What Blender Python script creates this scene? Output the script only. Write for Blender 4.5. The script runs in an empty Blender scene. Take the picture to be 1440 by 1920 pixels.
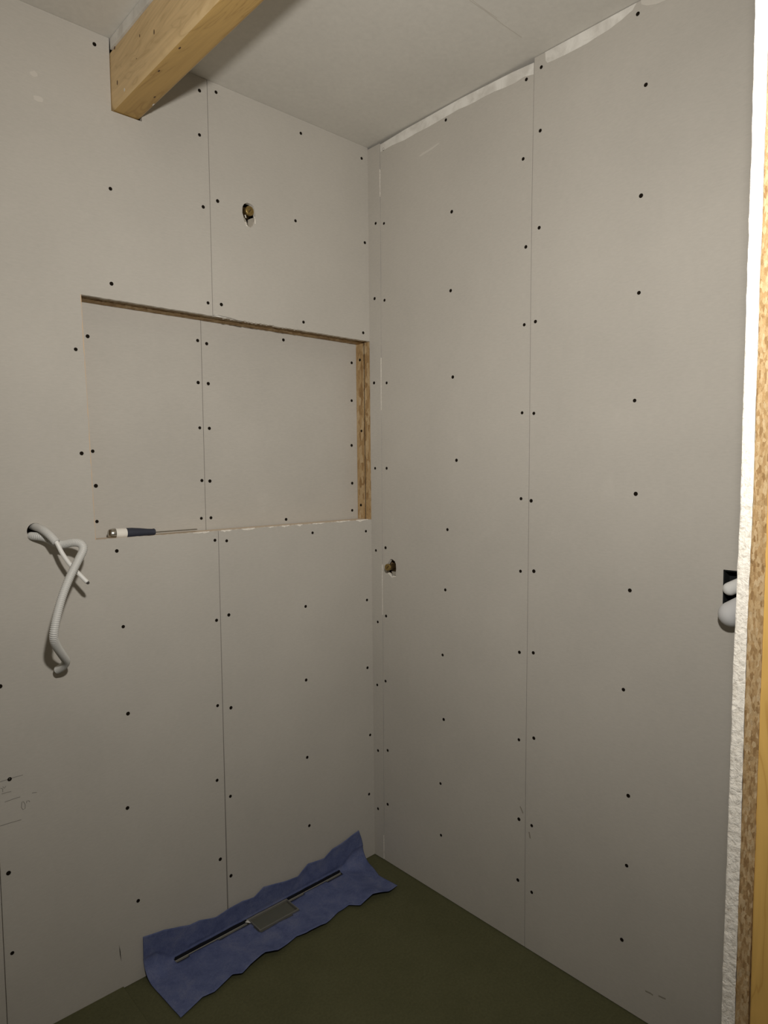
import bpy, bmesh, math, random
from mathutils import Vector, Matrix
from mathutils.geometry import interpolate_bezier
random.seed(7)
scene = bpy.context.scene
C = scene.collection
PI = math.pi
H = 2.5                      # ceiling height, metres. The corner of the two walls is the origin:
                             # back wall = plane y 0 (x negative), right wall = plane x 0 (y negative)

# ------------------------------------------------------------------ camera
cam_data = bpy.data.cameras.new('camera')
cam = bpy.data.objects.new('camera', cam_data)
C.objects.link(cam)
right = Vector((0.73450051, -0.67854821, -0.00901809))
up = Vector((0.0507517, 0.04167504, 0.9978414))
fwd = Vector((0.67670767, 0.7333727, -0.06504782))
m = Matrix((right, up, -fwd)).transposed().to_4x4()
m.translation = Vector((-1.56470, -1.76062, 1.40731))
cam.matrix_world = m
cam_data.sensor_fit = 'VERTICAL'
cam_data.sensor_height = 24.0
cam_data.lens = 24.0 * 1251.9 / 1920.0
cam_data.clip_start = 0.01
scene.camera = cam

# ------------------------------------------------------------------ world, lamp, exposure
world = bpy.data.worlds.new('world'); scene.world = world
world.use_nodes = True
bg = world.node_tree.nodes['Background']
bg.inputs[0].default_value = (1.0, 0.88, 0.66, 1)
bg.inputs[1].default_value = 0.045
# the site lamp: a small round LED work light held up beside the photographer, aimed into the corner
ld = bpy.data.lights.new('work_lamp', 'AREA')
ld.shape = 'DISK'; ld.size = 0.075
ld.energy = 14.6
ld.color = (1.0, 0.96, 0.90)
ld.spread = math.radians(140)
lamp = bpy.data.objects.new('work_lamp', ld); C.objects.link(lamp)
lamp.location = (-1.41, -1.69, 1.83)
lamp.rotation_euler = Vector((math.sin(math.radians(40)), math.cos(math.radians(40)), -0.10)).to_track_quat('-Z', 'Y').to_euler()

vs = scene.view_settings
vs.view_transform = 'Standard'; vs.look = 'None'; vs.gamma = 1.0; vs.use_curve_mapping = False
vs.exposure = 0.0

# ------------------------------------------------------------------ materials
def new_mat(name, rough=0.8, spec=0.3):
    mt = bpy.data.materials.new(name); mt.use_nodes = True
    nt = mt.node_tree; b = nt.nodes['Principled BSDF']
    b.inputs['Roughness'].default_value = rough
    b.inputs['Specular IOR Level'].default_value = spec
    return mt, nt, b
def coords(nt, scale=(1, 1, 1), rot=(0, 0, 0)):
    tc = nt.nodes.new('ShaderNodeTexCoord'); mp = nt.nodes.new('ShaderNodeMapping')
    mp.inputs['Scale'].default_value = scale; mp.inputs['Rotation'].default_value = rot
    nt.links.new(tc.outputs['Object'], mp.inputs['Vector']); return mp.outputs[0]
def noise(nt, vec, scale, detail=3, rough=0.55, dist=0.0):
    n = nt.nodes.new('ShaderNodeTexNoise')
    n.inputs['Scale'].default_value = scale; n.inputs['Detail'].default_value = detail
    n.inputs['Roughness'].default_value = rough; n.inputs['Distortion'].default_value = dist
    if vec is not None: nt.links.new(vec, n.inputs['Vector'])
    return n.outputs['Fac']
def ramp(nt, fac, stops):
    r = nt.nodes.new('ShaderNodeValToRGB')
    while len(r.color_ramp.elements) < len(stops): r.color_ramp.elements.new(0.5)
    for e, (pos, col) in zip(r.color_ramp.elements, stops):
        e.position = pos; e.color = (*col, 1)
    nt.links.new(fac, r.inputs[0]); return r.outputs[0]
def mix(nt, fac, a, b, mode='MIX'):
    n = nt.nodes.new('ShaderNodeMix'); n.data_type = 'RGBA'; n.blend_type = mode
    for s, v in ((n.inputs[0], fac), (n.inputs[6], a), (n.inputs[7], b)):
        if isinstance(v, (int, float)): s.default_value = v
        elif isinstance(v, tuple): s.default_value = (*v, 1)
        else: nt.links.new(v, s)
    return n.outputs[2]
def bump(nt, b, h, strength, dist=0.001):
    n = nt.nodes.new('ShaderNodeBump'); n.inputs['Strength'].default_value = strength
    n.inputs['Distance'].default_value = dist
    nt.links.new(h, n.inputs['Height']); nt.links.new(n.outputs[0], b.inputs['Normal'])
def plain(name, col, rough=0.6, metal=0.0, spec=0.4):
    mt, nt, b = new_mat(name, rough, spec)
    b.inputs['Base Color'].default_value = (*col, 1); b.inputs['Metallic'].default_value = metal
    return mt

def paper_mat(name, base):
    mt, nt, b = new_mat(name, 0.85, 0.2)
    v = coords(nt)
    big = noise(nt, v, 2.2, 4, 0.6)
    vf = coords(nt, (1, 1, 4.0))
    fine = noise(nt, vf, 60, 4, 0.7)
    d = tuple(c * 0.95 for c in base); l = tuple(c * 1.05 for c in base)
    c1 = ramp(nt, big, [(0.3, d), (0.7, l)])
    c2 = ramp(nt, fine, [(0.3, (0.95, 0.95, 0.95)), (0.7, (1.03, 1.03, 1.03))])
    col = mix(nt, 1.0, c1, c2, 'MULTIPLY')
    smudge = noise(nt, v, 7.0, 5, 0.7, 0.6)
    sm = ramp(nt, smudge, [(0.64, (0, 0, 0)), (0.82, (0.5, 0.5, 0.5))])
    col = mix(nt, sm, col, tuple(min(1, c * 1.12) for c in base))
    nt.links.new(col, b.inputs['Base Color'])
    bump(nt, b, fine, 0.06, 0.001)
    return mt
M = {}
M['paper'] = paper_mat('grey_board_paper', (0.485, 0.458, 0.410))
M['ceil'] = paper_mat('ceiling_paint', (0.67, 0.645, 0.59))

def core_mat():
    mt, nt, b = new_mat('gypsum_core', 0.95, 0.1)
    v = coords(nt)
    n1 = noise(nt, v, 160, 5, 0.65, 0.4)
    n2 = noise(nt, v, 45, 3, 0.6)
    col = ramp(nt, n1, [(0.3, (0.60, 0.55, 0.47)), (0.5, (0.82, 0.775, 0.69)), (0.8, (0.90, 0.86, 0.78))])
    nt.links.new(col, b.inputs['Base Color'])
    bump(nt, b, n1, 0.8, 0.003)
    return mt
M['core'] = core_mat()

def filler_mat():
    mt, nt, b = new_mat('white_joint_filler', 0.8, 0.25)
    v = coords(nt, (1, 1, 1))
    n = noise(nt, v, 18, 4, 0.65, 0.5)
    col = ramp(nt, n, [(0.35, (0.60, 0.575, 0.525)), (0.6, (0.76, 0.74, 0.69)), (0.85, (0.80, 0.785, 0.74))])
    nt.links.new(col, b.inputs['Base Color']); bump(nt, b, n, 0.2, 0.002)
    return mt
M['filler'] = filler_mat()
M['smear'] = plain('thin_plaster_smear', (0.57, 0.54, 0.485), 0.85)

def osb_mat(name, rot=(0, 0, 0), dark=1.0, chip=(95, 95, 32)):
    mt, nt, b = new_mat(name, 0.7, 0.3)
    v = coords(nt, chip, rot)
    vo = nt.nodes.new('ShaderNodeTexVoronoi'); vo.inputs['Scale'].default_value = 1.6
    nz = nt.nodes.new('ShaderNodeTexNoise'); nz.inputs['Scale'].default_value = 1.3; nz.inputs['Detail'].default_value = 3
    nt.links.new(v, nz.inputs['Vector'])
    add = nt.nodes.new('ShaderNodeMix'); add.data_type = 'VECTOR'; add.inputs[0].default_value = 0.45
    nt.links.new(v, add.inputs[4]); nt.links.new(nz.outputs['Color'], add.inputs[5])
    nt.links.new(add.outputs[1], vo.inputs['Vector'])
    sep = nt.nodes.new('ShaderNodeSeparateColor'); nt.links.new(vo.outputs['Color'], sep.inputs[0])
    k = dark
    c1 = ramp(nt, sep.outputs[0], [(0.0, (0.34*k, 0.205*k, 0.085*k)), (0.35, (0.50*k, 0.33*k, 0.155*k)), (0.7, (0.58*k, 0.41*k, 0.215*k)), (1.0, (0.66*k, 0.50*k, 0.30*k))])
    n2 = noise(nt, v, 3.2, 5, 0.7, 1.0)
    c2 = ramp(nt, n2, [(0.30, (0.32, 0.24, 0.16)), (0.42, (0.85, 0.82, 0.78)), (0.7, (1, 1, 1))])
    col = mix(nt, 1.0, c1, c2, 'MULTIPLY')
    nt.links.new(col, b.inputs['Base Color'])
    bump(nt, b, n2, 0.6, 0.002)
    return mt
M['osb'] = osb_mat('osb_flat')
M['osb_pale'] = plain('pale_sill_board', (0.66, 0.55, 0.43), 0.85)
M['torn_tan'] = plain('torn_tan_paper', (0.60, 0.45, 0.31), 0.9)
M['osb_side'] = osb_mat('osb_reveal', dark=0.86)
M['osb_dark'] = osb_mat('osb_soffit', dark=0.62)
M['osb_edge'] = osb_mat('osb_cut_edge', (0.3, 0, 0), 0.95, (520, 520, 170))

def pine_mat(name, axis, base, dark):
    # axis: 'Y' or 'Z' = grain direction
    mt, nt, b = new_mat(name, 0.55, 0.35)
    sc = (28, 1.3, 28) if axis == 'Y' else (30, 30, 1.2)
    v = coords(nt, sc)
    n1 = noise(nt, v, 1.5, 5, 0.6, 1.2)
    v2 = coords(nt, (6, .8, 6) if axis == 'Y' else (6, 6, .8))
    w = noise(nt, v2, 1.7, 3, 0.5, 2.2)
    mul = nt.nodes.new('ShaderNodeMath'); mul.operation = 'MULTIPLY'; mul.inputs[1].default_value = 13
    nt.links.new(w, mul.inputs[0])
    fr = nt.nodes.new('ShaderNodeMath'); fr.operation = 'PINGPONG'; fr.inputs[1].default_value = 1.0
    nt.links.new(mul.outputs[0], fr.inputs[0])
    lt = tuple(min(1, c * 1.08) for c in base)
    c1 = ramp(nt, fr.outputs[0], [(0.0, dark), (0.18, base), (1.0, lt)])
    c2 = ramp(nt, n1, [(0.3, (0.86, 0.84, 0.80)), (0.65, (1, 1, 1))])
    nt.links.new(mix(nt, 1.0, c1, c2, 'MULTIPLY'), b.inputs['Base Color'])
    bump(nt, b, n1, 0.12, 0.001)
    return mt
M['beam'] = pine_mat('pine_beam', 'Y', (0.74, 0.54, 0.285), (0.66, 0.47, 0.235))
M['beam_under'] = pine_mat('pine_beam_underside', 'Y', (0.55, 0.355, 0.125), (0.46, 0.285, 0.095))
M['stud'] = pine_mat('pine_stud', 'Z', (0.64, 0.40, 0.115), (0.55, 0.32, 0.085))
M['resin'] = plain('dark_resin', (0.10, 0.05, 0.02), 0.5)
M['screw'] = plain('black_phosphate_screw', (0.012, 0.009, 0.006), 0.9, 0.0, 0.05)
M['pencil'] = plain('pencil_grey', (0.24, 0.225, 0.20), 0.7)
M['crushed'] = plain('crushed_gypsum', (0.34, 0.31, 0.26), 0.95)
M['scuff_pale'] = plain('pale_scuff', (0.545, 0.51, 0.455), 0.8)
M['scuff_dark'] = plain('dark_scuff', (0.27, 0.245, 0.20), 0.8)
M['gap'] = plain('dark_crack', (0.03, 0.025, 0.02), 0.9)
M['conduit'] = plain('grey_plastic_conduit', (0.60, 0.595, 0.565), 0.45, 0, 0.5)
M['cable'] = plain('white_cable_sheath', (0.78, 0.77, 0.73), 0.4, 0, 0.5)
M['copper'] = plain('cut_cable_end', (0.05, 0.045, 0.04), 0.5)
M['brass'] = plain('aged_brass', (0.34, 0.24, 0.09), 0.42, 0.85)
M['brass_dark'] = plain('dark_brass', (0.15, 0.10, 0.045), 0.5, 0.7)
M['white_pl'] = plain('white_plastic', (0.76, 0.76, 0.74), 0.4, 0, 0.5)
M['white_tr'] = plain('milky_plastic', (0.62, 0.62, 0.62), 0.55, 0, 0.3)
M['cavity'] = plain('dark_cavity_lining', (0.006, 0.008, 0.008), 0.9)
M['steel'] = plain('polished_steel', (0.55, 0.53, 0.48), 0.25, 1.0)
M['ivory'] = plain('ivory_plastic', (0.80, 0.77, 0.70), 0.4)
M['navy'] = plain('dark_navy_rubber', (0.030, 0.034, 0.050), 0.55)
M['rim'] = plain('grey_drain_rim', (0.20, 0.195, 0.17), 0.4, 0.2)
M['cover'] = plain('drain_cover_film', (0.125, 0.125, 0.095), 0.3, 0.0, 0.5)
M['channel'] = plain('drain_channel_steel', (0.36, 0.35, 0.31), 0.4, 0.3)
M['dark'] = plain('slot_shade', (0.008, 0.009, 0.014), 0.8)

def fleece_mat():
    mt, nt, b = new_mat('blue_fleece', 0.9, 0.15)
    v = coords(nt)
    n1 = noise(nt, v, 22, 5, 0.7, 0.3)
    n2 = noise(nt, v, 260, 3, 0.6)
    c1 = ramp(nt, n1, [(0.25, (0.080, 0.100, 0.215)), (0.5, (0.120, 0.145, 0.275)), (0.78, (0.180, 0.198, 0.310))])
    c2 = ramp(nt, n2, [(0.3, (0.86, 0.86, 0.88)), (0.7, (1.06, 1.06, 1.05))])
    nt.links.new(mix(nt, 1.0, c1, c2, 'MULTIPLY'), b.inputs['Base Color'])
    bump(nt, b, n2, 0.35, 0.001)
    return mt
M['fleece'] = fleece_mat()

def floor_mat():
    mt, nt, b = new_mat('olive_floor_coating', 0.8, 0.2)
    v = coords(nt)
    n1 = noise(nt, v, 5, 5, 0.65)
    n2 = noise(nt, v, 140, 4, 0.7)
    c1 = ramp(nt, n1, [(0.3, (0.088, 0.088, 0.042)), (0.7, (0.105, 0.104, 0.052))])
    c2 = ramp(nt, n2, [(0.3, (0.85, 0.85, 0.85)), (0.7, (1.1, 1.1, 1.1))])
    col = mix(nt, 1.0, c1, c2, 'MULTIPLY')
    n3 = noise(nt, v, 33, 2, 0.5)
    sp = ramp(nt, n3, [(0.80, (0, 0, 0)), (0.86, (0.5, 0.5, 0.5))])
    nt.links.new(mix(nt, sp, col, (0.20, 0.19, 0.14)), b.inputs['Base Color'])
    bump(nt, b, n2, 0.2, 0.001)
    return mt
M['floor'] = floor_mat()

# ------------------------------------------------------------------ helpers
def link(name, me, mats, parent=None):
    o = bpy.data.objects.new(name, me); C.objects.link(o)
    if parent: o.parent = parent
    for mt in (mats if isinstance(mats, (list, tuple)) else [mats]): me.materials.append(M[mt])
    return o
def obj(name, bm, mats, parent=None, smooth=False):
    bmesh.ops.recalc_face_normals(bm, faces=bm.faces)
    me = bpy.data.meshes.new(name); bm.to_mesh(me); bm.free()
    if smooth: me.polygons.foreach_set('use_smooth', [True] * len(me.polygons))
    return link(name, me, mats, parent)
def empty(name, loc=(0, 0, 0)):
    o = bpy.data.objects.new(name, None); C.objects.link(o); o.location = loc
    o.empty_display_size = 0.05
    return o
def tag(o, label, cat, kind=None, group=None):
    o['label'] = label; o['category'] = cat
    if kind: o['kind'] = kind
    if group: o['group'] = group
    return o
def box_bm(x0, x1, y0, y1, z0, z1, bev=0.0, seg=2, bm=None):
    bm = bm or bmesh.new()
    r = bmesh.ops.create_cube(bm, size=1)
    bmesh.ops.scale(bm, vec=(x1 - x0, y1 - y0, z1 - z0), verts=r['verts'])
    bmesh.ops.translate(bm, vec=((x0 + x1) / 2, (y0 + y1) / 2, (z0 + z1) / 2), verts=r['verts'])
    if bev:
        es = [e for e in bm.edges if all(v in r['verts'] for v in e.verts)]
        bmesh.ops.bevel(bm, geom=es, offset=bev, segments=seg, affect='EDGES', profile=0.5)
    return bm
def rag(a, b, n, amp, seed):
    """points from a (included) to b (excluded), jittered across the edge: a hand-cut edge"""
    r = random.Random(seed); out = []
    ax, az = a; bx, bz = b; L = math.hypot(bx - ax, bz - az) or 1
    nx, nz = -(bz - az) / L, (bx - ax) / L
    for i in range(n):
        t = i / n; j = 0 if i == 0 else r.uniform(-amp, amp)
        out.append((ax + (bx - ax) * t + nx * j, az + (bz - az) * t + nz * j))
    return out
niche_cut = lambda c: 1.2 < c.z < 1.87 and not (abs(c.x + 0.601) < 0.0015) and c.x < -0.002
def board(name, parent, outline, mapf, thick_dir, thick=0.0125, holes=(), mats=('paper', 'core'), cut=None):
    """a sheet of plasterboard: outline and holes are in wall coordinates, mapf puts them in the room; paper faces, gypsum edges"""
    bm = bmesh.new(); td = Vector(thick_dir) * thick
    loops = []
    for pts in [outline, *holes]:
        vs_ = [bm.verts.new(mapf(*q)) for q in pts]
        es_ = [bm.edges.new((vs_[i], vs_[(i + 1) % len(vs_)])) for i in range(len(vs_))]
        loops.append((vs_, es_))
    edges = [e for _, es_ in loops for e in es_]
    bmesh.ops.triangle_fill(bm, use_beauty=True, use_dissolve=False, edges=edges)
    front = list(bm.faces)
    vmap = {}
    for vs_, _ in loops:
        for v in vs_: vmap[v] = bm.verts.new(v.co + td)
    for f in front:
        bm.faces.new([vmap[v] for v in reversed(f.verts)])
    for li, (vs_, _) in enumerate(loops):
        n = len(vs_)
        for i in range(n):
            a, b = vs_[i], vs_[(i + 1) % n]
            f = bm.faces.new((a, b, vmap[b], vmap[a]))
            c = (a.co + b.co) / 2
            if li > 0 or (cut and cut(c)): f.material_index = 1      # holes and sawn edges show the gypsum
    return obj(name, bm, list(mats), parent)
backm = lambda x, z: (x, 0.0, z)
rightm = lambda y, z: (0.0, y, z)

def catmull(pts, k=8):
    P = [Vector(p) for p in pts]; P = [2 * P[0] - P[1]] + P + [2 * P[-1] - P[-2]]; out = []
    for i in range(1, len(P) - 2):
        p0, p1, p2, p3 = P[i - 1:i + 3]
        for j in range(k):
            t = j / k
            out.append(0.5 * ((2 * p1) + (p2 - p0) * t + (2 * p0 - 5 * p1 + 4 * p2 - p3) * t * t + (3 * p1 - p0 - 3 * p2 + p3) * t ** 3))
    out.append(P[-2]); return out
def resample(pts, step):
    out = [pts[0]]; acc = 0
    for a, b in zip(pts, pts[1:]):
        L = (b - a).length; 
        if L == 0: continue
        d = step - acc
        while d <= L:
            out.append(a + (b - a) * (d / L)); d += step
        acc = (acc + L) % step
    return out
def tube_bm(pts, rad, seg=14, bm=None, cap=True):
    """rad: number or function(i, n)"""
    bm = bm or bmesh.new(); n = len(pts); rings = []
    t0 = (pts[1] - pts[0]).normalized()
    nrm = t0.orthogonal().normalized()
    for i, p in enumerate(pts):
        t = (pts[min(i + 1, n - 1)] - pts[max(i - 1, 0)]).normalized()
        nrm = (nrm - t * nrm.dot(t)).normalized(); bi = t.cross(nrm)
        r = rad(i, n) if callable(rad) else rad
        rings.append([bm.verts.new(p + (nrm * math.cos(2 * PI * k / seg) + bi * math.sin(2 * PI * k / seg)) * r) for k in range(seg)])
    for a, b in zip(rings, rings[1:]):
        for k in range(seg):
            bm.faces.new((a[k], a[(k + 1) % seg], b[(k + 1) % seg], b[k]))
    if cap:
        bm.faces.new(list(reversed(rings[0]))); bm.faces.new(rings[-1])
    return bm
def lathe_bm(prof, axis_o, axis_d, seg=20):
    """prof: (distance along the axis, radius)"""
    o = Vector(axis_o); d = Vector(axis_d).normalized(); n = d.orthogonal().normalized(); b = d.cross(n)
    bm = bmesh.new(); rings = []
    for h, r in prof:
        if r < 1e-6: rings.append([bm.verts.new(o + d * h)])
        else: rings.append([bm.verts.new(o + d * h + (n * math.cos(2 * PI * k / seg) + b * math.sin(2 * PI * k / seg)) * r) for k in range(seg)])
    for A, B in zip(rings, rings[1:]):
        for k in range(seg):
            if len(A) == 1 and len(B) == 1: continue
            if len(A) == 1: bm.faces.new((A[0], B[(k + 1) % seg], B[k]))
            elif len(B) == 1: bm.faces.new((A[k], A[(k + 1) % seg], B[0]))
            else: bm.faces.new((A[k], A[(k + 1) % seg], B[(k + 1) % seg], B[k]))
    return bm
def patch_bm(pts, mapf, off, bm=None):
    """thin flat patch (smear, filler, ink) lying on a wall; off = its thickness vector off the wall"""
    bm = bm or bmesh.new(); off = Vector(off)
    lo = [bm.verts.new(mapf(*q)) for q in pts]; hi = [bm.verts.new(Vector(mapf(*q)) + off) for q in pts]
    es_ = [bm.edges.new((hi[i], hi[(i + 1) % len(hi)])) for i in range(len(hi))]
    bmesh.ops.triangle_fill(bm, use_beauty=True, use_dissolve=False, edges=es_)
    for i in range(len(lo)):
        j = (i + 1) % len(lo); bm.faces.new((lo[i], lo[j], hi[j], hi[i]))
    return bm
def ribbon(pts, w):
    """outline of a stroke of width w through pts"""
    L, R_ = [], []
    for i, (x, z) in enumerate(pts):
        a = pts[max(i - 1, 0)]; b = pts[min(i + 1, len(pts) - 1)]
        d = Vector((b[0] - a[0], b[1] - a[1])); d.normalize(); n = Vector((-d.y, d.x)) * w / 2
        L.append((x + n.x, z + n.y)); R_.append((x - n.x, z - n.y))
    return L + R_[::-1]

# one countersunk drywall screw, seen as its dark dished head; its axis is local -y for the back wall
def screw_mesh():
    bm = lathe_bm([(-0.004, 0.0022), (-0.0004, 0.0050), (0.0005, 0.0050), (0.0007, 0.0045), (0.0003, 0.0026), (0.00012, 0.0012), (0.00012, 0)], (0, 0, 0), (0, -1, 0), 12)
    bmesh.ops.recalc_face_normals(bm, faces=bm.faces)
    me = bpy.data.meshes.new('screw'); bm.to_mesh(me); bm.free()
    me.materials.append(M['screw']); return me
SCREW = screw_mesh()
def screws(parent, pts, mapf, rotz=0.0):
    for q in pts:
        o = bpy.data.objects.new('screw', SCREW); C.objects.link(o); o.parent = parent
        o.location = mapf(*q); o.rotation_euler = (0, 0, rotz)
        k = random.uniform(0.9, 1.08); o.scale = (k, 1, k)

# ------------------------------------------------------------------ measured points (wall coordinates in metres)
S_LEFT = [(-1.2233,0.9002)]
S_MID = [(-0.9089,2.4699),(-0.8815,2.127),(-0.8872,1.8881),(-0.9817,1.7109),(-0.9772,1.4523),(-0.6247,2.4615),(-0.6282,2.3412),(-0.6225,2.147),(-0.6152,1.8826),(-0.8977,1.1972),(-0.6126,1.2027),(-0.8878,0.9937),(-0.614,0.9664),(-0.8831,0.756),(-0.6177,0.711),(-0.6257,0.4861),(-0.8934,0.4979),(-0.6219,0.2409),(-0.8731,0.2272),(-1.1723,0.6703),(-1.184,0.441),(-1.1841,0.2388),(-1.1833,0.9002)]
S_UR = [(-0.5734,2.4757),(-0.2802,2.4575),(-0.0287,2.4564),(-0.5768,2.1748),(-0.3064,2.1842),(-0.0183,2.1798),(-0.5729,1.8847),(-0.282,1.8752),(-0.03,1.8742)]
S_LR = [(-0.5744,1.198),(-0.2596,1.1991),(-0.0276,1.188),(-0.5733,0.9759),(-0.2924,0.96),(-0.0261,0.9435),(-0.0271,0.6998),(-0.0178,0.452),(-0.0259,0.2355),(-0.5738,0.6934),(-0.2953,0.7157),(-0.5829,0.4221),(-0.2962,0.4549),(-0.2922,0.2196),(-0.5877,0.1744)]
S_NL = [(-0.9239,1.7621),(-0.9219,1.4602),(-0.917,1.3678),(-0.9176,1.2719),(-0.609,1.7893),(-0.611,1.6663),(-0.6097,1.533),(-0.6074,1.3762),(-0.6124,1.263)]
S_NR = [(-0.58,1.7835),(-0.5781,1.6657),(-0.5784,1.5325),(-0.5811,1.3741),(-0.5808,1.2628),(-0.3053,1.828),(-0.3079,1.242),(-0.0163,1.783),(-0.0184,1.6497),(-0.021,1.4908),(-0.0206,1.3556),(-0.0221,1.258)]
S_OSB = [(0.0579,1.7923),(0.0535,1.5417),(0.061,1.2765)]
S_STRIP = [(-0.0379,2.2381),(-0.0288,1.989),(-0.0218,1.7035),(-0.023,1.4083),(-0.0229,1.1196),(-0.0291,0.8656),(-0.023,0.637),(-0.0238,0.397),(-0.0207,0.1803)]
S_R1 = [(-0.0784,2.4679),(-0.0778,2.2274),(-0.0771,1.9746),(-0.0841,1.6974),(-0.0804,1.4079),(-0.0714,1.133),(-0.071,0.8932),(-0.0653,0.6604),(-0.0731,0.4124),(-0.0706,0.2149),(-0.3567,2.4577),(-0.3794,2.1811),(-0.3743,1.9477),(-0.3822,1.6857),(-0.3966,1.4305),(-0.3585,1.2137),(-0.3487,1.0211),(-0.3363,0.8086),(-0.34,0.5979),(-0.3251,0.3801),(-0.3266,0.2061),(-0.6486,2.454),(-0.6393,2.2488),(-0.6494,2.0112),(-0.6453,1.8013),(-0.6394,1.5595),(-0.6371,1.3186),(-0.6363,1.1117),(-0.6338,0.8765),(-0.6333,0.6186),(-0.6345,0.3809),(-0.6316,0.1948)]
S_R2 = [(-0.6959,2.4655),(-0.6938,2.3037),(-0.6922,2.0513),(-0.682,1.804),(-0.6785,1.5554),(-0.6712,1.3136),(-0.6814,1.1166),(-0.6811,0.8844),(-0.6845,0.6386),(-0.679,0.3793),(-0.6802,0.1805),(-0.9632,2.4716),(-0.9857,2.3014),(-0.9781,2.0503),(-0.9766,1.8236),(-0.9699,1.5671),(-0.9764,1.3396),(-0.965,1.0989),(-0.9519,0.8438),(-0.969,0.5734),(-0.9675,0.3888),(-0.9575,0.1852)]
HOLE1 = [(-0.4949,2.1811),(-0.4898,2.1892),(-0.4796,2.1952),(-0.4675,2.1949),(-0.4565,2.1891),(-0.4537,2.1778),(-0.452,2.1644),(-0.4523,2.1514),(-0.4588,2.1386),(-0.4641,2.1305),(-0.4693,2.1259),(-0.4753,2.127),(-0.4813,2.1291),(-0.4872,2.1337),(-0.492,2.1419),(-0.4936,2.1543),(-0.4964,2.1621),(-0.4961,2.174)]
HOLE2 = [(-0.0928,1.0943),(-0.1033,1.0963),(-0.1165,1.0904),(-0.1222,1.0807),(-0.1235,1.0635),(-0.1211,1.0479),(-0.1218,1.0378),(-0.1129,1.0357),(-0.1025,1.0315),(-0.0951,1.0368),(-0.0862,1.0441),(-0.0773,1.0472),(-0.0743,1.0531),(-0.0776,1.0742),(-0.0868,1.0854)]
CHOLE = [(-1.0718,1.2616),(-1.073,1.2554),(-1.076,1.25),(-1.0806,1.2458),(-1.0862,1.2434),(-1.0923,1.2429),(-1.0983,1.2444),(-1.1036,1.2476),(-1.1077,1.2524),(-1.1102,1.2581),(-1.1109,1.2644),(-1.1097,1.2705),(-1.1068,1.2758),(-1.1023,1.28),(-1.0968,1.2825),(-1.0907,1.2831),(-1.0847,1.2817),(-1.0793,1.2785),(-1.0751,1.2738),(-1.0725,1.2679)]
COND_A = [(-1.0975,0.02,1.2505),(-1.1003,-0.01,1.2525),(-1.0812,-0.035,1.2491),(-1.0542,-0.055,1.2316),(-1.0334,-0.09,1.2377),(-1.0218,-0.11,1.2344),(-1.022,-0.122,1.2227),(-1.0367,-0.133,1.2023),(-1.063,-0.148,1.1642),(-1.0832,-0.16,1.1276),(-1.0991,-0.17,1.0887),(-1.1086,-0.175,1.0547),(-1.1091,-0.17,1.0321),(-1.0967,-0.148,1.0072),(-1.0762,-0.115,0.9779),(-1.058,-0.08,0.9516),(-1.0583,-0.055,0.9332),(-1.0649,-0.035,0.9223)]
COND_B = [(-1.0900,0.03,1.2728),(-1.0905,0.0,1.2732),(-1.088,-0.045,1.2694),(-1.0809,-0.072,1.2579),(-1.0716,-0.09,1.2408)]
CABLE = [(-1.0809,-0.072,1.2579),(-1.0716,-0.09,1.2408),(-1.062,-0.098,1.2141),(-1.0471,-0.104,1.1866),(-1.0305,-0.11,1.1638),(-1.0145,-0.118,1.1423)]
TOP = [(-0.8616,0.1233),(-0.8063,0.1161),(-0.7278,0.0903),(-0.6975,0.0903),(-0.646,0.0754),(-0.6048,0.0809),(-0.5569,0.0841),(-0.5135,0.0762),(-0.478,0.0933),(-0.4018,0.079),(-0.3473,0.0715),(-0.3057,0.0959),(-0.2388,0.0885),(-0.2039,0.1063),(-0.1422,0.1142),(-0.0857,0.1252)]
BOT = [(-0.8534,-0.2025),(-0.7825,-0.184),(-0.7526,-0.1924),(-0.6873,-0.1741),(-0.6649,-0.19),(-0.6329,-0.1795),(-0.5763,-0.168),(-0.5434,-0.1846),(-0.4679,-0.1683),(-0.439,-0.1799),(-0.3683,-0.1855),(-0.3036,-0.1652),(-0.2606,-0.1635),(-0.2366,-0.1935),(-0.178,-0.1869),(-0.127,-0.209),(-0.0814,-0.2021)]
PENCIL = [[(-1.1928,0.6705),(-1.1432,0.6713)],[(-1.1907,0.6397),(-1.1701,0.6391)],[(-1.1848,0.6178),(-1.1511,0.6192)],[(-1.1973,0.5632),(-1.1511,0.5617)],[(-1.1482,0.6048),(-1.1499,0.592),(-1.1466,0.5855),(-1.1418,0.5865),(-1.1414,0.597),(-1.1446,0.6049),(-1.1476,0.6049)],[(-1.1378,0.5984),(-1.1376,0.6037),(-1.1328,0.6034),(-1.1306,0.5986)],[(-1.1883,0.6441),(-1.1879,0.6518),(-1.1924,0.6546)],[(-1.1877,0.657),(-1.1845,0.652),(-1.1809,0.656)],[(-1.125,0.6196),(-1.1142,0.6172)]]

NB = 0.08            # depth of the wall niche
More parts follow.
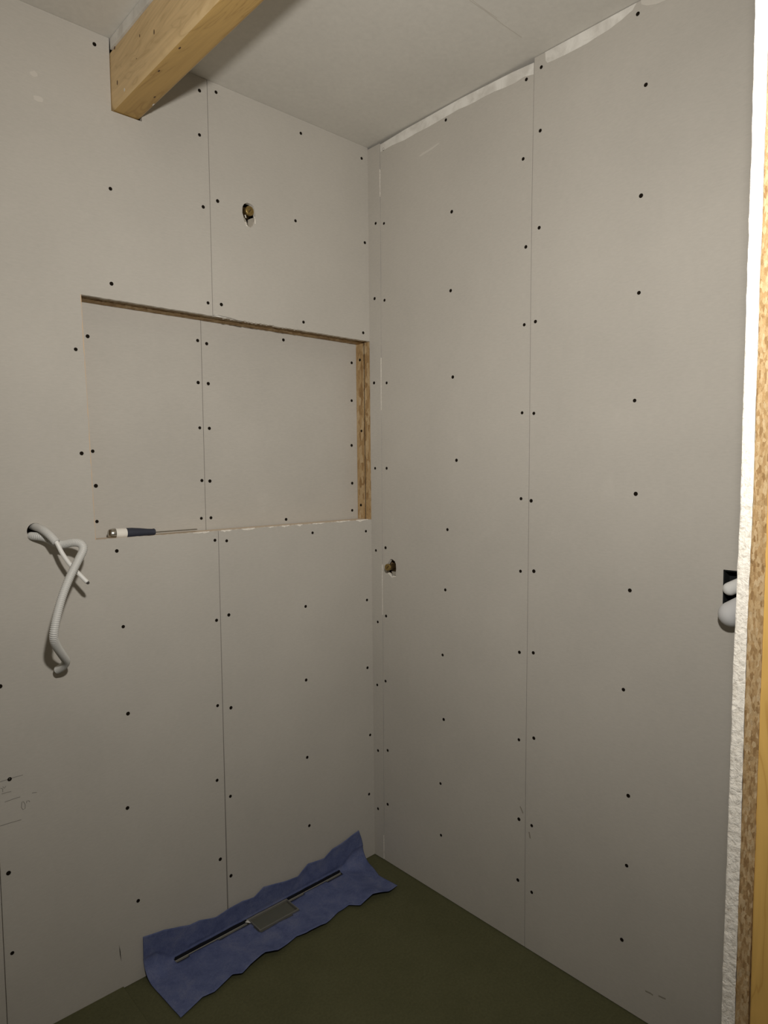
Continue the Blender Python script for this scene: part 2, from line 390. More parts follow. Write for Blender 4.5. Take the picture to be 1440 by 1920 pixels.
# ------------------------------------------------------------------ floor and ceiling
fl = obj('floor', box_bm(-2.6, 0.06, -2.9, 0.06, -0.06, 0.0), 'floor')
tag(fl, 'dark olive green coated floor of the shower corner', 'floor', 'structure')
obj('floor_panel', box_bm(-2.6, -0.921, -1.48, -0.0005, -0.001, 0.008, 0.0015, 1), 'floor', fl)
ce = obj('ceiling', box_bm(-2.6, 0.06, -2.9, 0.06, H, H + 0.05), 'ceil')
tag(ce, 'pale grey painted plasterboard ceiling above the shower corner', 'ceiling', 'structure')
obj('scratch', patch_bm(ribbon([(-0.299, -0.700), (-0.24, -0.7015), (-0.17, -0.6995), (-0.12, -0.7005), (-0.095, -0.7008)], 0.003), lambda x, y: (x, y, H), (0, 0, -0.0003)), 'smear', ce)
obj('scratch', patch_bm(ribbon([(-0.33, -0.706), (-0.27, -0.704), (-0.20, -0.7045)], 0.002), lambda x, y: (x, y, H), (0, 0, -0.0003)), 'smear', ce)

# ------------------------------------------------------------------ back wall: boards, niche, holes
wb = empty('wall_back')
tag(wb, 'grey plasterboard wall with a shallow rectangular niche and timber beam above', 'wall', 'structure')
G = 0.0008
mid = [(-1.2015 + G, 0.002)] + [(-0.601 - 0.0022, 0.002), (-0.601 - 0.0012, 0.7), (-0.601 - G, 1.229)] \
    + rag((-0.601 - G, 1.229), (-0.9498, 1.2305), 40, 0.0008, 1)[1:] \
    + rag((-0.9498, 1.2305), (-0.9638, 1.8484), 60, 0.0009, 2) \
    + rag((-0.9638, 1.8484), (-0.601 - G, 1.8484), 40, 0.0006, 3) \
    + [(-0.601 - G, 1.8484), (-0.601 - G, 2.4995), (-0.793, 2.4995), (-0.793, 2.3225), (-0.8725, 2.3225), (-0.8725, 2.4995), (-1.2015 + G, 2.4995)]
b_mid = board('plasterboard', wb, mid, backm, (0, 1, 0), holes=[CHOLE], cut=niche_cut)
b_left = board('plasterboard', wb, [(-1.8, 0.002), (-1.2015 - G * 1.6, 0.002), (-1.2015 - G, 2.4995), (-1.8, 2.4995)], backm, (0, 1, 0))
b_far = board('plasterboard', wb, [(-2.4, 0.002), (-1.8017, 0.002), (-1.8017, 2.4995), (-2.4, 2.4995)], backm, (0, 1, 0))
ur = rag((-0.601 + G, 1.8484), (-0.60, 1.8484), 1, 0, 4) + rag((-0.596, 1.8478), (-0.30, 1.8486), 60, 0.0016, 5) + rag((-0.30, 1.8486), (-0.0035, 1.8484), 40, 0.0008, 6) + [(-0.001, 1.8484), (-0.001, 2.4995), (-0.601 + G, 2.4995)]
b_ur = board('plasterboard', wb, ur, backm, (0, 1, 0), holes=[HOLE1], cut=niche_cut)
lr = [(-0.001, 0.002), (-0.001, 1.228)] + rag((-0.006, 1.2281), (-0.601 + G, 1.229), 90, 0.0013, 8) + [(-0.601 + G, 1.229), (-0.601 + 0.0012, 0.7), (-0.601 + 0.0022, 0.002)]
b_lr = board('plasterboard', wb, lr, backm, (0, 1, 0), cut=niche_cut)
screws(b_mid, S_MID, backm); screws(b_left, S_LEFT, backm); screws(b_ur, S_UR, backm); screws(b_lr, S_LR, backm)
# niche back boards
nbm = lambda x, z: (x, NB, z)
n_l = board('plasterboard', wb, [(-1.0, 1.2), (-0.598 - 0.0010, 1.2), (-0.5975 - 0.0010, 1.88), (-1.0, 1.88)], nbm, (0, 1, 0))
n_r = board('plasterboard', wb, [(-0.598 + G, 1.2), (0.03, 1.2), (0.03, 1.88), (-0.5975 + G, 1.88)], nbm, (0, 1, 0))
screws(n_l, S_NL, nbm); screws(n_r, S_NR, nbm)
# niche lining strips
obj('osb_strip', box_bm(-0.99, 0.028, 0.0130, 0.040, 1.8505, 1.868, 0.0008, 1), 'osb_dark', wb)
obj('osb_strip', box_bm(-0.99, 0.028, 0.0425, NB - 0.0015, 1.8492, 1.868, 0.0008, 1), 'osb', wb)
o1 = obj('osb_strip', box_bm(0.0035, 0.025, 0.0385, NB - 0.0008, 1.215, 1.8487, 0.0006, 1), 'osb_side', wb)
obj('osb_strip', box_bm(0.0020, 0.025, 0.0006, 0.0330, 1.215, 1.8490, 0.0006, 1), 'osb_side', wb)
obj('osb_strip', box_bm(-0.985, 0.0015, 0.0130, NB - 0.006, 1.205, 1.2278, 0.0006, 1), 'osb_pale', wb)
obj('osb_strip', box_bm(-0.985, -0.9655, 0.0130, NB - 0.001, 1.2285, 1.849, 0.0006, 1), 'osb', wb)
obj('joint_shade', box_bm(0.0042, 0.0100, 0.0331, 0.0384, 1.216, 1.848), 'gap', wb)  # dark bar set in the open joint, its colour standing in for shade
screws(o1, S_OSB, lambda y, z: (0.0035, y, z), -PI / 2)
# sheathing behind everything
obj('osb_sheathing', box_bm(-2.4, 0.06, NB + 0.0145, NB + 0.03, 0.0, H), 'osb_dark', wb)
# crumbs of torn paper and gypsum along the niche sill
for i, (x, w, hgt) in enumerate([(-0.575, 0.035, 0.0032), (-0.50, 0.045, 0.003), (-0.42, 0.02, 0.0026), (-0.365, 0.03, 0.0030), (-0.31, 0.022, 0.0032), (-0.235, 0.05, 0.0024), (-0.13, 0.06, 0.0022), (-0.045, 0.055, 0.0045), (-0.655, 0.05, 0.0022)]):
    r = random.Random(i + 40)
    top = [(x - w / 2 + w * k / 6, 1.2305 + r.uniform(-0.0006, 0.0006)) for k in range(7)]
    bot = [(x + w / 2 - w * k / 6, 1.2285 - 1.6 * hgt * r.uniform(0.2, 1.0) * math.sin(PI * (k + .5) / 7)) for k in range(7)]
    obj('torn_edge', patch_bm(top + bot, backm, (0, -0.0006, 0)), 'core', b_lr if x > -0.6 else b_mid)
# torn paper along the left edge of the niche
rr = random.Random(77); te = []
for i in range(41):
    t = i / 40; te.append((-0.9638 + 0.0140 * (1 - t) - 0.0002, 1.2305 + 0.6179 * t))
lo_ = [(x - 0.0004 - rr.uniform(0, 0.0022) * (0.35 + 0.65 * z / 1.85), z) for x, z in te]
obj('torn_edge', patch_bm(te + lo_[::-1], backm, (0, -0.0005, 0)), 'torn_tan', b_mid)
# torn fibres hanging at the soffit
obj('torn_edge', patch_bm(ribbon([(-0.600, 1.8500), (-0.585, 1.8520), (-0.566, 1.8512), (-0.545, 1.8505), (-0.525, 1.8475), (-0.505, 1.8465)], 0.0016), backm, (0, -0.0010, 0)), 'pencil', b_ur)
obj('torn_edge', patch_bm([(-0.599, 1.8495), (-0.592, 1.8535), (-0.586, 1.8540), (-0.580, 1.8505), (-0.572, 1.8490), (-0.560, 1.8490), (-0.560, 1.8478), (-0.59, 1.8478)], backm, (0, -0.0009, 0)), 'filler', b_ur)
# small slit near the floor, pencil notes, scuffs
obj('slit', patch_bm([(-0.9288, 0.1278), (-0.9258, 0.110), (-0.9246, 0.0796), (-0.9275, 0.100)], backm, (0, -0.0003, 0)), 'gap', b_mid)
for q in PENCIL:
    if len(q) == 2: q = [q[0], ((q[0][0] + q[1][0]) / 2, (q[0][1] + q[1][1]) / 2 + 0.0006), q[1]]
    obj('pencil_mark', patch_bm(ribbon(q, 0.0016), backm, (0, -0.0002, 0)), 'pencil', b_mid)
for cx, cz, w, h in ((-1.046, 2.290, 0.012, 0.008), (-1.052, 2.345, 0.010, 0.007)):
    rr = [random.uniform(.7, 1.1) for k in range(12)]
    obj('scuff', patch_bm([(cx + w * math.cos(k * PI / 6) * rr[k], cz + h * math.sin(k * PI / 6) * rr[k]) for k in range(12)], backm, (0, -0.0002, 0)), 'scuff_pale', b_mid)

# ------------------------------------------------------------------ right wall
wr = empty('wall_right')
tag(wr, 'grey plasterboard wall on the right with vertical joints and rows of screws', 'wall', 'structure')
wob = random.Random(3)
zs = [2.4985 - i * 0.0891 for i in range(29)]
def seam_s(z): return -0.0600 + (2.5 - z) / 2.5 * 0.0115
gapw = [0.0012 + 0.0022 * abs(math.sin(i * 0.9 + 0.4)) * (1 if i % 3 else 0.35) for i in range(29)]
strip_e = [(seam_s(z) + 0.0004 * math.sin(i * 1.7), z) for i, z in enumerate(zs)]
zs[-1] = 0.003
strip = [(0.0, 0.003), (0.0, 2.493)] + [(y, min(z, 2.4925)) for y, z in strip_e]
b_s = board('plasterboard', wr, strip, lambda y, z: (-0.0014, y, z), (1, 0, 0), cut=lambda c: c.y < -0.03 and math.sin(c.z * 8.0 + 0.6) + math.sin(c.z * 19.0 + 1.0) > 0.75)
screws(b_s, S_STRIP, lambda y, z: (-0.0014, y, z), -PI / 2)
seamR = [(-0.6739, 2.4969), (-0.668, 2.0959), (-0.6667, 1.9257), (-0.6629, 1.2218), (-0.6569, 0.4788), (-0.6562, 0.0028)]
r1 = [(seam_s(z) - g, min(z, 2.489)) for z, g in zip(zs, gapw)] + [(-0.6562 + G, 0.003)] + [(y + 0.001, z) for y, z in seamR[::-1][1:-1]] + [(-0.6737 + G, 2.4872), (-0.6008, 2.4925), (-0.4077, 2.497), (-0.1799, 2.494)]
b_r1 = board('plasterboard', wr, r1, rightm, (1, 0, 0), holes=[HOLE2])
OPEN = [(-1.1855, 1.1744), (-1.300, 1.1744), (-1.300, 1.065), (-1.1875, 1.065)]
r2 = [(y - G, min(z, 2.4985)) for y, z in seamR] + [(-1.2575, 0.003), (-1.2745, 2.4985)]
r2 = [(-0.6745, 2.4985)] + [(y - 0.001, z) for y, z in seamR[1:-1]] + [(-0.6570, 0.003), (-1.4785, 0.003), (-1.4785, 2.4985)]
b_r2 = board('plasterboard', wr, r2, rightm, (1, 0, 0), holes=[OPEN])
screws(b_r1, S_R1, rightm, -PI / 2); screws(b_r2, S_R2, rightm, -PI / 2)
b_r3 = board('plasterboard', wr, [(-1.5, 0.003), (-1.5, 2.4985), (-2.9, 2.4985), (-2.9, 0.003)], rightm, (1, 0, 0))
obj('osb_sheathing', box_bm(0.0305, 0.045, -2.9, -0.0005, 0.0, H), 'osb_dark', wr)
# white filler smeared along the ceiling joint
ft = [(-0.0629, 2.488), (-0.1799, 2.494), (-0.4077, 2.497), (-0.6008, 2.4922), (-0.6728, 2.4872)]
fb = [(-0.6720, 2.4571), (-0.640, 2.4640), (-0.610, 2.4600), (-0.5829, 2.4614), (-0.54, 2.4660), (-0.4982, 2.4666), (-0.45, 2.4655), (-0.4077, 2.4691), (-0.34, 2.466), (-0.2767, 2.4637), (-0.23, 2.4645), (-0.182, 2.462), (-0.12, 2.466), (-0.0640, 2.4640)]
obj('joint_filler', patch_bm(ft + fb, rightm, (-0.0006, 0, 0)), 'filler', b_r1)
f2t = [(-0.708, 2.4983), (-0.96, 2.4983)]
f2b = [(-0.950, 2.4860), (-0.9418, 2.4838), (-0.9217, 2.477), (-0.8871, 2.4698), (-0.85, 2.4672), (-0.8294, 2.4647), (-0.7684, 2.4647), (-0.74, 2.4662), (-0.715, 2.468), (-0.7095, 2.476)]
obj('joint_filler', patch_bm(f2t + f2b, rightm, (-0.0006, 0, 0)), 'filler', b_r2)
f3 = [(-0.970, 2.4983), (-1.40, 2.4983), (-1.38, 2.480), (-1.25, 2.470), (-1.12, 2.468), (-1.032, 2.4686), (-1.007, 2.4713), (-0.985, 2.4790), (-0.972, 2.488)]
obj('joint_filler', patch_bm(f3, rightm, (-0.0005, 0, 0)), 'smear', b_r2)
obj('scuff', patch_bm([(-0.2414, 2.391), (-0.262, 2.3955), (-0.285, 2.3965), (-0.3258, 2.402), (-0.331, 2.3985), (-0.305, 2.3925), (-0.275, 2.389), (-0.25, 2.3865)], rightm, (-0.0002, 0, 0)), 'smear', b_r1)
for q in ([(-0.6385, 0.421), (-0.6435, 0.413), (-0.6485, 0.404)], ):
    obj('scuff', patch_bm(ribbon(q, 0.004), rightm, (-0.0002, 0, 0)), 'scuff_dark', b_r1)
for q in ([(-0.6700, 0.3570), (-0.672, 0.348), (-0.6737, 0.339)], [(-1.0221, 0.0845), (-1.035, 0.0860), (-1.042, 0.0850)], [(-1.056, 0.092), (-1.066, 0.0930), (-1.0738, 0.0946)]):
    obj('scuff', patch_bm(ribbon(q, 0.004), rightm, (-0.0002, 0, 0)), 'scuff_dark', b_r2)
# lining of the dark opening
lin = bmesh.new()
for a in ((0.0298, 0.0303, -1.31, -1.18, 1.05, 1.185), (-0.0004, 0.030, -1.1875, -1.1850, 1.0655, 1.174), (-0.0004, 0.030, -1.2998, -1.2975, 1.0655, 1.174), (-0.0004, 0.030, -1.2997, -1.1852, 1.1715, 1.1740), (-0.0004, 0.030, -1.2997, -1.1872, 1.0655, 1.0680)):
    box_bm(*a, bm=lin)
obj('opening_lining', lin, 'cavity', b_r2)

# ------------------------------------------------------------------ front wall end beside the doorway (cut layers)
wf = empty('wall_front', (-0.757, -1.48, 0))
tag(wf, 'cut end of the doorway wall showing white gypsum, chipboard and pine stud', 'wall', 'structure')
JX = -0.757
def lerp(tab, x):
    if x <= tab[0][0]: return tab[0][1]
    for (a, va), (b, vb) in zip(tab, tab[1:]):
        if x <= b: return va + (vb - va) * (x - a) / (b - a)
    return tab[-1][1]
def rough_layer(name, mat, y_in, y_out, seed, amp):
    """one layer of the wall end: its cut face at x = JX is rough, its long edges are ragged"""
    r = random.Random(seed); nz, ny = 420, 9
    bm = bmesh.new(); rows = []
    from mathutils import noise as mnoise
    for i in range(nz + 1):
        z = H * i / nz * 0.9995; row = []
        e = [mnoise.noise(Vector((z * 60, seed, k * 5.0))) * amp * 0.55 + mnoise.noise(Vector((z * 14, seed, k * 3.0))) * amp * 0.5 for k in (0, 1)]
        for k in range(ny + 1):
            t = k / ny
            y = (lerp(y_in, z) + e[0]) * (1 - t) + (lerp(y_out, z) + e[1]) * t
            d = mnoise.noise(Vector((y * 150, z * 150, seed))) * amp * 0.6 + mnoise.noise(Vector((y * 420, z * 300, seed + 9))) * amp * 0.35
            if k in (0, ny): d += amp * 0.5
            row.append(bm.verts.new((JX + d, y, z)))
        rows.append(row)
    for a, b in zip(rows, rows[1:]):
        for k in range(ny): bm.faces.new((a[k], a[k + 1], b[k + 1], b[k]))
    bk = [[bm.verts.new((-0.004, row[k].co.y, row[k].co.z)) for k in (0, ny)] for row in rows]
    for i in range(nz):
        bm.faces.new((rows[i][0], rows[i + 1][0], bk[i + 1][0], bk[i][0])).material_index = 1
        bm.faces.new((rows[i][ny], bk[i][1], bk[i + 1][1], rows[i + 1][ny])).material_index = 1
        bm.faces.new((bk[i][0], bk[i + 1][0], bk[i + 1][1], bk[i][1])).material_index = 1
    o = obj(name, bm, [mat, 'paper' if mat == 'core' else mat], None, smooth=False)
    o.parent = wf; o.matrix_parent_inverse = wf.matrix_world.inverted()
    o.location = (0.757, 1.48, 0)
    return o
def to_front(o):
    o.parent = wf; o.location = (0.757, 1.48, 0); return o
E_IN = [(0.787, -1.4734), (0.952, -1.4750), (1.144, -1.4764), (1.244, -1.4775), (1.3545, -1.4797), (1.51, -1.4801), (1.796, -1.4818)]
E_MID = [(0.795, -1.4881), (0.958, -1.4893), (1.147, -1.4897), (1.246, -1.4905), (1.355, -1.4926), (1.508, -1.4930), (1.791, -1.4952)]
E_OUT = [(0.804, -1.5025), (0.965, -1.5047), (1.151, -1.5058), (1.249, -1.5069), (1.3556, -1.5072), (1.8, -1.5095)]
rough_layer('plasterboard', 'core', E_IN, E_MID, 11, 0.0011)
rough_layer('osb_board', 'osb_edge', [(z, y - 0.0003) for z, y in E_MID], E_OUT, 12, 0.0012)
to_front(obj('stud', box_bm(JX + 0.0015, JX + 0.06, -1.605, -1.5035, 0.0, H - 0.001, 0.002, 2), 'stud'))
to_front(obj('osb_board', box_bm(JX + 0.001, -0.004, -1.622, -1.607, 0.0, H - 0.001), 'osb'))

# far side of the room, out of the picture
wl = obj('wall_left', box_bm(-2.43, -2.415, -2.9, 0.06, 0.0, H), 'paper')
tag(wl, 'plain grey plasterboard side wall to the far left of the niche wall', 'wall', 'structure')

# ------------------------------------------------------------------ beam
beam = empty('ceiling_beam', (-0.8325, 0.0, 2.3245))
tag(beam, 'pale pine ceiling beam let into the niche wall below the ceiling', 'beam')
def under(o, root):
    o.parent = root; o.location = -root.location; return o
under(obj('beam_timber', box_bm(-0.871, -0.7945, -1.476, 0.03, 2.3245, 2.4725, 0.013, 6), ['beam', 'beam_under'], None, True), beam)
bt = beam.children[0]
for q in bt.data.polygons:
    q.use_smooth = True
    if q.normal.z < -0.8: q.material_index = 1          # the underside gets the darker, more saturated pine
bt.data.set_sharp_from_angle(angle=math.radians(30))
under(obj('filler_strip', box_bm(-0.8703, -0.796, -1.476, -0.0008, 2.4728, 2.4988), 'filler'), beam)
def mark(name, c, ax, ry, rz, mat):
    bm = bmesh.new(); n = 10; pts = []
    for k in range(n):
        a = 2 * PI * k / n; pts.append((ry * math.cos(a), rz * math.sin(a)))
    if ax == 'side': return patch_bm([(c[0] + a, c[1] + b) for a, b in pts], lambda y, z: (-0.871, y, z), (-0.0003, 0, 0), bm)
    return patch_bm([(c[0] + b, c[1] + a) for a, b in pts], lambda x, y: (x, y, 2.3245), (0, 0, -0.0003), bm)
for c, ry, rz in (((-0.1812, 2.4225), 0.0022, 0.0035), ((-0.2582, 2.395), 0.0028, 0.0055), ((-0.041, 2.3748), 0.0032, 0.0060), ((-0.0317, 2.4621), 0.004, 0.004), ((-0.1594, 2.3805), 0.0015, 0.0015)):
    under(obj('resin_pocket', mark('', c, 'side', ry, rz, 'resin'), 'resin'), beam)
for c in ((-0.8155, -0.13), (-0.8541, -0.2406), (-0.8566, -0.3511)):
    under(obj('resin_pocket', mark('', c, 'bottom', 0.005, 0.002, 'resin'), 'resin'), beam)
under(obj('plaster_fleck', mark('', (-0.083, 2.3405), 'side', 0.003, 0.004, 'filler'), 'filler'), beam)
under(obj('plaster_fleck', mark('', (-0.8035, -0.095), 'bottom', 0.006, 0.0015, 'filler'), 'filler'), beam)

# ------------------------------------------------------------------ conduits from the round hole
pa = resample(catmull(COND_A, 12), 0.0011)
def relax(pts, w):
    n = len(pts)
    return [sum((pts[min(max(i + j, 0), n - 1)] for j in range(-min(w, i, n - 1 - i), min(w, i, n - 1 - i) + 1)), Vector()) / (2 * min(w, i, n - 1 - i) + 1) for i in range(n)]
pa = relax(pa, 9)
ca = empty('corrugated_conduit', COND_A[0])
tag(ca, 'long grey corrugated conduit bent down from the round hole in the wall', 'conduit')
under(obj('corrugated_sleeve', tube_bm(pa, lambda i, n: 0.0098 - 0.0017 * (1 if i % 4 == 0 else (0.35 if i % 4 in (1, 3) else 0)), 16), 'conduit', None, True), ca)
cb = empty('cable_conduit', COND_B[0])
tag(cb, 'short grey conduit sleeve with a white cable poking out of it', 'conduit')
pb = resample(catmull(COND_B, 12), 0.0011)
under(obj('corrugated_sleeve', tube_bm(pb, lambda i, n: 0.0095 - 0.0008 * (1 if i % 4 == 0 else 0), 16), 'conduit', None, True), cb)
pc = resample(catmull(CABLE, 12), 0.003)
under(obj('cable', tube_bm(pc, 0.0052, 14), 'cable', None, True), cb)
tipd = (pc[-1] - pc[-2]).normalized()
under(obj('cable_end', lathe_bm([(0, 0.0042), (0.004, 0.0036), (0.006, 0.0015), (0.006, 0)], pc[-1], tipd, 10), 'copper'), cb)

# ------------------------------------------------------------------ brass pipe stubs
def stub(name, label, o, d, r, length):
    e = empty(name, o); tag(e, label, 'pipe stub', None, 'capped brass pipe stubs in the walls')
    L = length
    under(obj('fitting_body', lathe_bm([(-0.075, 0), (-0.075, r * 1.25), (-0.02, r * 1.25), (-0.016, r * 0.88), (L - 0.008, r * 0.88), (L - 0.008, 0)], o, d, 24), 'brass_dark', None), e)
    pl = under(obj('plug', lathe_bm([(L - 0.008, 0), (L - 0.008, r), (L - 0.0015, r), (L, r * 0.88), (L, r * 0.62), (L - 0.0015, r * 0.55), (L - 0.0015, 0)], o, d, 24), 'brass', None), e)
    dv = Vector(d); side = dv.cross(Vector((0, 0, 1))).normalized(); upv = side.cross(dv)
    s1 = (side * 0.6 - upv * 0.8).normalized(); s2 = s1.cross(dv)
    bm = bmesh.new(); c = Vector(o) + dv * (L - 0.0012); vs_ = []
    for a in (-1, 1):
        for b_ in (-1, 1):
            for h in (0, 1): vs_.append(bm.verts.new(c + s1 * a * r * 0.40 + s2 * b_ * r * 0.10 + dv * 0.0012 * h))
    bmesh.ops.convex_hull(bm, input=bm.verts)
    sl = obj('slot', bm, 'brass_dark'); sl.parent = pl
    return e
stub('water_pipe_stub', 'brass capped pipe stub in a torn hole high above the niche', (-0.4762, 0.0, 2.1705), (0.03, -1, -0.02), 0.0138, 0.010)
stub('water_pipe_stub', 'small brass capped pipe stub in a torn hole on the right wall', (0.0, -0.1015, 1.0690), (-1, -0.30, 0.10), 0.0115, 0.030)
# broken gypsum inside the two holes
def broken(parent, pts, mapf, off, name='broken_gypsum', mat='crushed'):
    obj(name, patch_bm(pts, mapf, off), mat, parent)
broken(b_ur, [(-0.493, 2.1543), (-0.485, 2.152), (-0.480, 2.146), (-0.4765, 2.138), (-0.4765, 2.127), (-0.4813, 2.1291), (-0.4872, 2.1337), (-0.492, 2.1419)], lambda x, z: (x, 0.0115, z), (0, -0.004, 0))
broken(b_ur, [(-0.4725, 2.150), (-0.462, 2.156), (-0.4525, 2.160), (-0.4523, 2.1514), (-0.4588, 2.1386), (-0.4641, 2.1305), (-0.4715, 2.1262), (-0.4735, 2.138)], lambda x, z: (x, 0.011, z), (0, -0.004, 0))
broken(b_r1, [(-0.0800, 1.0455), (-0.0862, 1.0430), (-0.0951, 1.0368), (-0.099, 1.034), (-0.097, 1.044), (-0.090, 1.049)], rightm, (-0.0006, 0, 0), 'torn_edge', 'core')
broken(b_r1, [(-0.098, 1.0535), (-0.1215, 1.0535), (-0.1205, 1.0410), (-0.103, 1.0390)], lambda y, z: (0.006, y, z), (-0.003, 0, 0))
broken(b_r1, [(-0.108, 1.040), (-0.121, 1.040), (-0.1218, 1.0370), (-0.1129, 1.0352), (-0.106, 1.0335)], rightm, (-0.0006, 0, 0), 'torn_edge', 'core')
for x0, z0, x1, z1 in ((-0.4880, 2.1580, -0.4850, 2.1500), (-0.4885, 2.1370, -0.4840, 2.1330), (-0.4860, 2.1310, -0.4800, 2.1270), (-0.4560, 2.1600, -0.4535, 2.1400)):
    broken(b_ur, ribbon([(x0, z0), ((x0 + x1) / 2 + 0.0005, (z0 + z1) / 2), (x1, z1)], 0.003), backm, (0, -0.0006, 0), 'torn_edge', 'core')

# ------------------------------------------------------------------ white pipes at the opening in the right wall
def capsule_path(pts, r, k=10):
    P = catmull(pts, k); n = len(P); d = (P[-1] - P[-2]).normalized(); out = list(P); rad = [r] * n
    for j in range(1, 9):
        a = j / 8 * PI / 2; out.append(P[-1] + d * r * math.sin(a)); rad.append(max(r * math.cos(a), 0.0004))
    return out, rad
e = empty('waste_pipe', (0.012, -1.28, 1.14)); tag(e, 'slim white pipe end inside the black opening by the doorway', 'pipe')
P, rd = capsule_path([(0.004, -1.292, 1.181), (-0.001, -1.260, 1.166), (-0.005, -1.232, 1.151), (-0.007, -1.2025, 1.1340)], 0.0150)
under(obj('pipe_tube', tube_bm(P, lambda i, n: rd[i], 20), 'white_pl', None, True), e)
e = empty('waste_pipe', (0.012, -1.27, 1.10)); tag(e, 'wide milky pipe elbow hanging below the black opening', 'pipe')
P, rd = capsule_path([(-0.024, -1.300, 1.132), (-0.027, -1.270, 1.118), (-0.0300, -1.242, 1.1005), (-0.032, -1.2160, 1.0830)], 0.0275)
under(obj('pipe_tube', tube_bm(P, lambda i, n: rd[i], 24), 'white_tr', None, True), e)
# screw inside the opening
obj('bracket_screw', lathe_bm([(0, 0.004), (0.004, 0.004), (0.006, 0.002), (0.006, 0)], (0.0295, -1.235, 1.108), (-1, 0, 0.3), 10), 'brass', b_r2)

# ------------------------------------------------------------------ chisel lying in the niche
ch = empty('chisel', (-0.85, 0.030, 1.2225))
tag(ch, 'chisel with navy and ivory handle lying in the wall niche', 'chisel')
o = (-0.906, 0.030, 1.2412); d = (1, 0.0, -0.030)
under(obj('steel_cap', lathe_bm([(0.000, 0), (0.000, 0.0094), (0.002, 0.0119), (0.010, 0.0138), (0.0165, 0.0141), (0.0165, 0)], o, d, 24), 'steel', None, True), ch)
under(obj('handle_core', lathe_bm([(0.0166, 0), (0.0166, 0.0134), (0.030, 0.0138), (0.046, 0.0134), (0.046, 0)], o, d, 24), 'ivory', None, True), ch)
under(obj('grip', lathe_bm([(0.0455, 0), (0.0455, 0.0136), (0.060, 0.0139), (0.085, 0.0119), (0.105, 0.0095), (0.118, 0.0088), (0.124, 0.0095), (0.126, 0.0081), (0.126, 0)], o, d, 24), 'navy', None, True), ch)
under(obj('blade', box_bm(-0.782, -0.655, 0.0225, 0.0375, 1.2350, 1.2380, 0.0008, 1), 'steel'), ch)
for c_ in ch.children:
    if c_.name.startswith(('steel', 'handle', 'grip')): c_.data.set_sharp_from_angle(angle=math.radians(40))

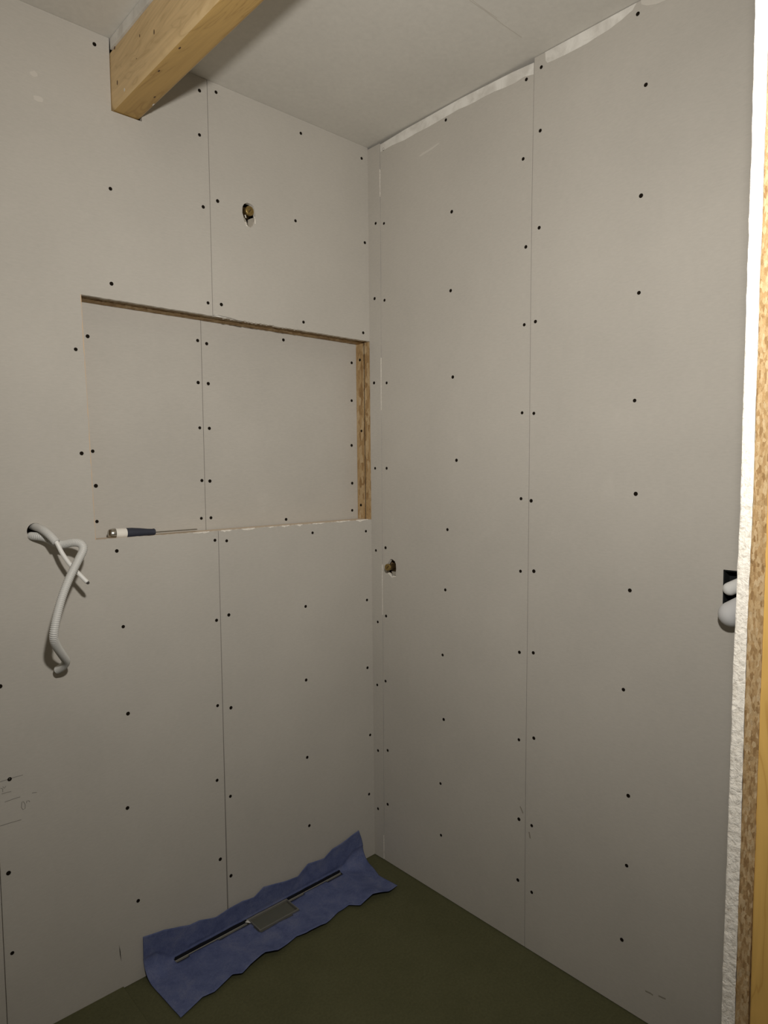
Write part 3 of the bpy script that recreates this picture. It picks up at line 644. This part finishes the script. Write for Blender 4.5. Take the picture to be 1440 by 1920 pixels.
# ------------------------------------------------------------------ shower drain with blue sealing membrane
dr = empty('shower_drain', (-0.47, -0.05, 0.0))
tag(dr, 'shower drain with creased blue sealing fleece against the foot of the wall', 'drain')
SX0, SX1 = -0.778, -0.172            # slot along the wall foot
BX0, BX1, BY0, BY1 = -0.5385, -0.390, -0.010, -0.0775   # square inlet
NU = 240; NWALL, NCURV, NFLOOR = 14, 8, 26
def membrane():
    us = [i / NU for i in range(NU + 1)]
    grid = []
    from mathutils import noise as mnoise
    for u in us:
        x_w = -0.866 + u * (0.866 - 0.083)                    # x along the wall part
        x_f = -0.8535 + u * (0.8535 - 0.0805)                 # x along the free floor edge
        zt = lerp(TOP, x_w); yb = -lerp(BOT, x_f)
        inside = min(max((x_w - SX0 + 0.055) / 0.05, 0), 1) * min(max((SX1 + 0.055 - x_w) / 0.05, 0), 1)
        inside = inside * inside * (3 - 2 * inside)
        r = 0.050 + (0.014 - 0.050) * inside
        h = 0.006 + 0.004 * inside
        # ends swell: the sheet's right end bulges into the corner
        col = []
        bow = 0.012 * math.exp(-((1 - u) / 0.05) ** 2)
        rows = []
        for k in range(NWALL): rows.append((-0.0035, zt + (r + h - zt) * k / NWALL))
        for k in range(NCURV): 
            a = (k + 0.0) / NCURV * PI / 2
            rows.append((-0.0035 - r + r * math.cos(a), h + r - r * math.sin(a)))
        ys = -0.0035 - r
        for k in range(NFLOOR + 1):
            t = k / NFLOOR; y = ys + (-yb - ys) * t
            wav = 0.5 + 0.5 * mnoise.noise(Vector((x_f * 9.0, 3.1, t * 0.6)))
            lift = (t ** 2) * (0.021 * wav * (0.3 + 0.7 * min(1, u * 8)) )
            rows.append((y, h * (1 - t * 0.8) + lift))
        n = len(rows)
        for k, (y, z) in enumerate(rows):
            t = k / (n - 1)
            s = min(max((t - NWALL / n) / (1 - NWALL / n), 0), 1)
            x = x_w + (x_f - x_w) * s + (0.022 * math.sin(PI * min(1, t * 1.5)) * math.exp(-((1 - u) / 0.08) ** 2))
            cr = 0.0020 * mnoise.noise(Vector((x * 14, t * 4, 7.7))) + 0.0008 * mnoise.noise(Vector((x * 45, t * 11, 1.7)))
            if k < NWALL: y -= 0.0012 + cr + 0.006 * (1 - k / NWALL) ** 2 * (0.5 + 0.5 * mnoise.noise(Vector((x * 11, 0.3, 2.2))))
            else: z += abs(cr)
            if k < NWALL: y = min(y, -0.0022)
            z = max(z, 0.0022)
            col.append((x, y, z))
        grid.append(col)
    bm = bmesh.new()
    V = [[bm.verts.new(p) for p in c] for c in grid]
    for i in range(NU):
        for k in range(len(grid[0]) - 1):
            c = (Vector(grid[i][k]) + Vector(grid[i + 1][k + 1])) / 2
            gap = 1.0 + 0.8 * math.sin(c.x * 31 + 1.0)
            if SX0 < c.x < SX1 and NWALL + 3 <= k < NWALL + NCURV + (1 if gap > 0.9 else 0): continue
            if BX0 < c.x < BX1 and k >= NWALL + 3 and c.y > BY1: continue
            bm.faces.new((V[i][k], V[i + 1][k], V[i + 1][k + 1], V[i][k + 1]))
    bmesh.ops.delete(bm, geom=[v for v in bm.verts if not v.link_faces], context='VERTS')
    return bm
mb = under(obj('sealing_membrane', membrane(), 'fleece', None, True), dr)
sol = mb.modifiers.new('thickness', 'SOLIDIFY'); sol.thickness = 0.0009; sol.offset = 0
# channel strips left and right of the inlet, in the slot
for x0, x1 in ((SX0 - 0.004, BX0 - 0.002), (BX1 + 0.002, SX1 + 0.004)):
    c_ = under(obj('channel', box_bm(x0, x1, -0.0104, -0.0076, 0.0008, 0.0078, 0.0006, 1), 'channel'), dr)
    g_ = obj('channel_shade', box_bm(x0, x1, -0.0032, -0.0012, 0.0004, 0.0215, bm=box_bm(x0, x1, -0.0200, -0.0034, 0.0004, 0.0016)), 'dark'); g_.parent = c_  # near-black sheets on floor and wall paint the shade inside the slot
# inlet: rim, walls and film-covered cover plate
rim = bmesh.new(); w = 0.0035
X0, X1, Y0, Y1 = BX0 + 0.002, BX1 - 0.002, BY0 + 0.002, BY1 + 0.002
for a in ((X0, X1, Y0 - w, Y0), (X0, X1, Y1, Y1 + w), (X0, X0 + w, Y1 + w, Y0 - w), (X1 - w, X1, Y1 + w, Y0 - w)):
    box_bm(a[0], a[1], a[2], a[3], 0.0008, 0.0150, 0.0006, 1, bm=rim)
under(obj('inlet_rim', rim, 'rim'), dr)
cp = box_bm(X0 + w + 0.001, X1 - w - 0.001, Y1 + w + 0.001, Y0 - w - 0.001, 0.0010, 0.0085, 0.0012, 2)
cov = under(obj('inlet_cover', cp, 'cover'), dr)
tape = under(obj('foil_crease', patch_bm([(X0 - 0.012, Y0 - 0.002), (X0 - 0.001, Y0 - 0.001), (X0 - 0.001, Y0 - 0.016), (X0 - 0.006, Y0 - 0.012)], lambda x, y: (x, y, 0.0125), (0, 0, 0.0010)), 'ivory'), dr)
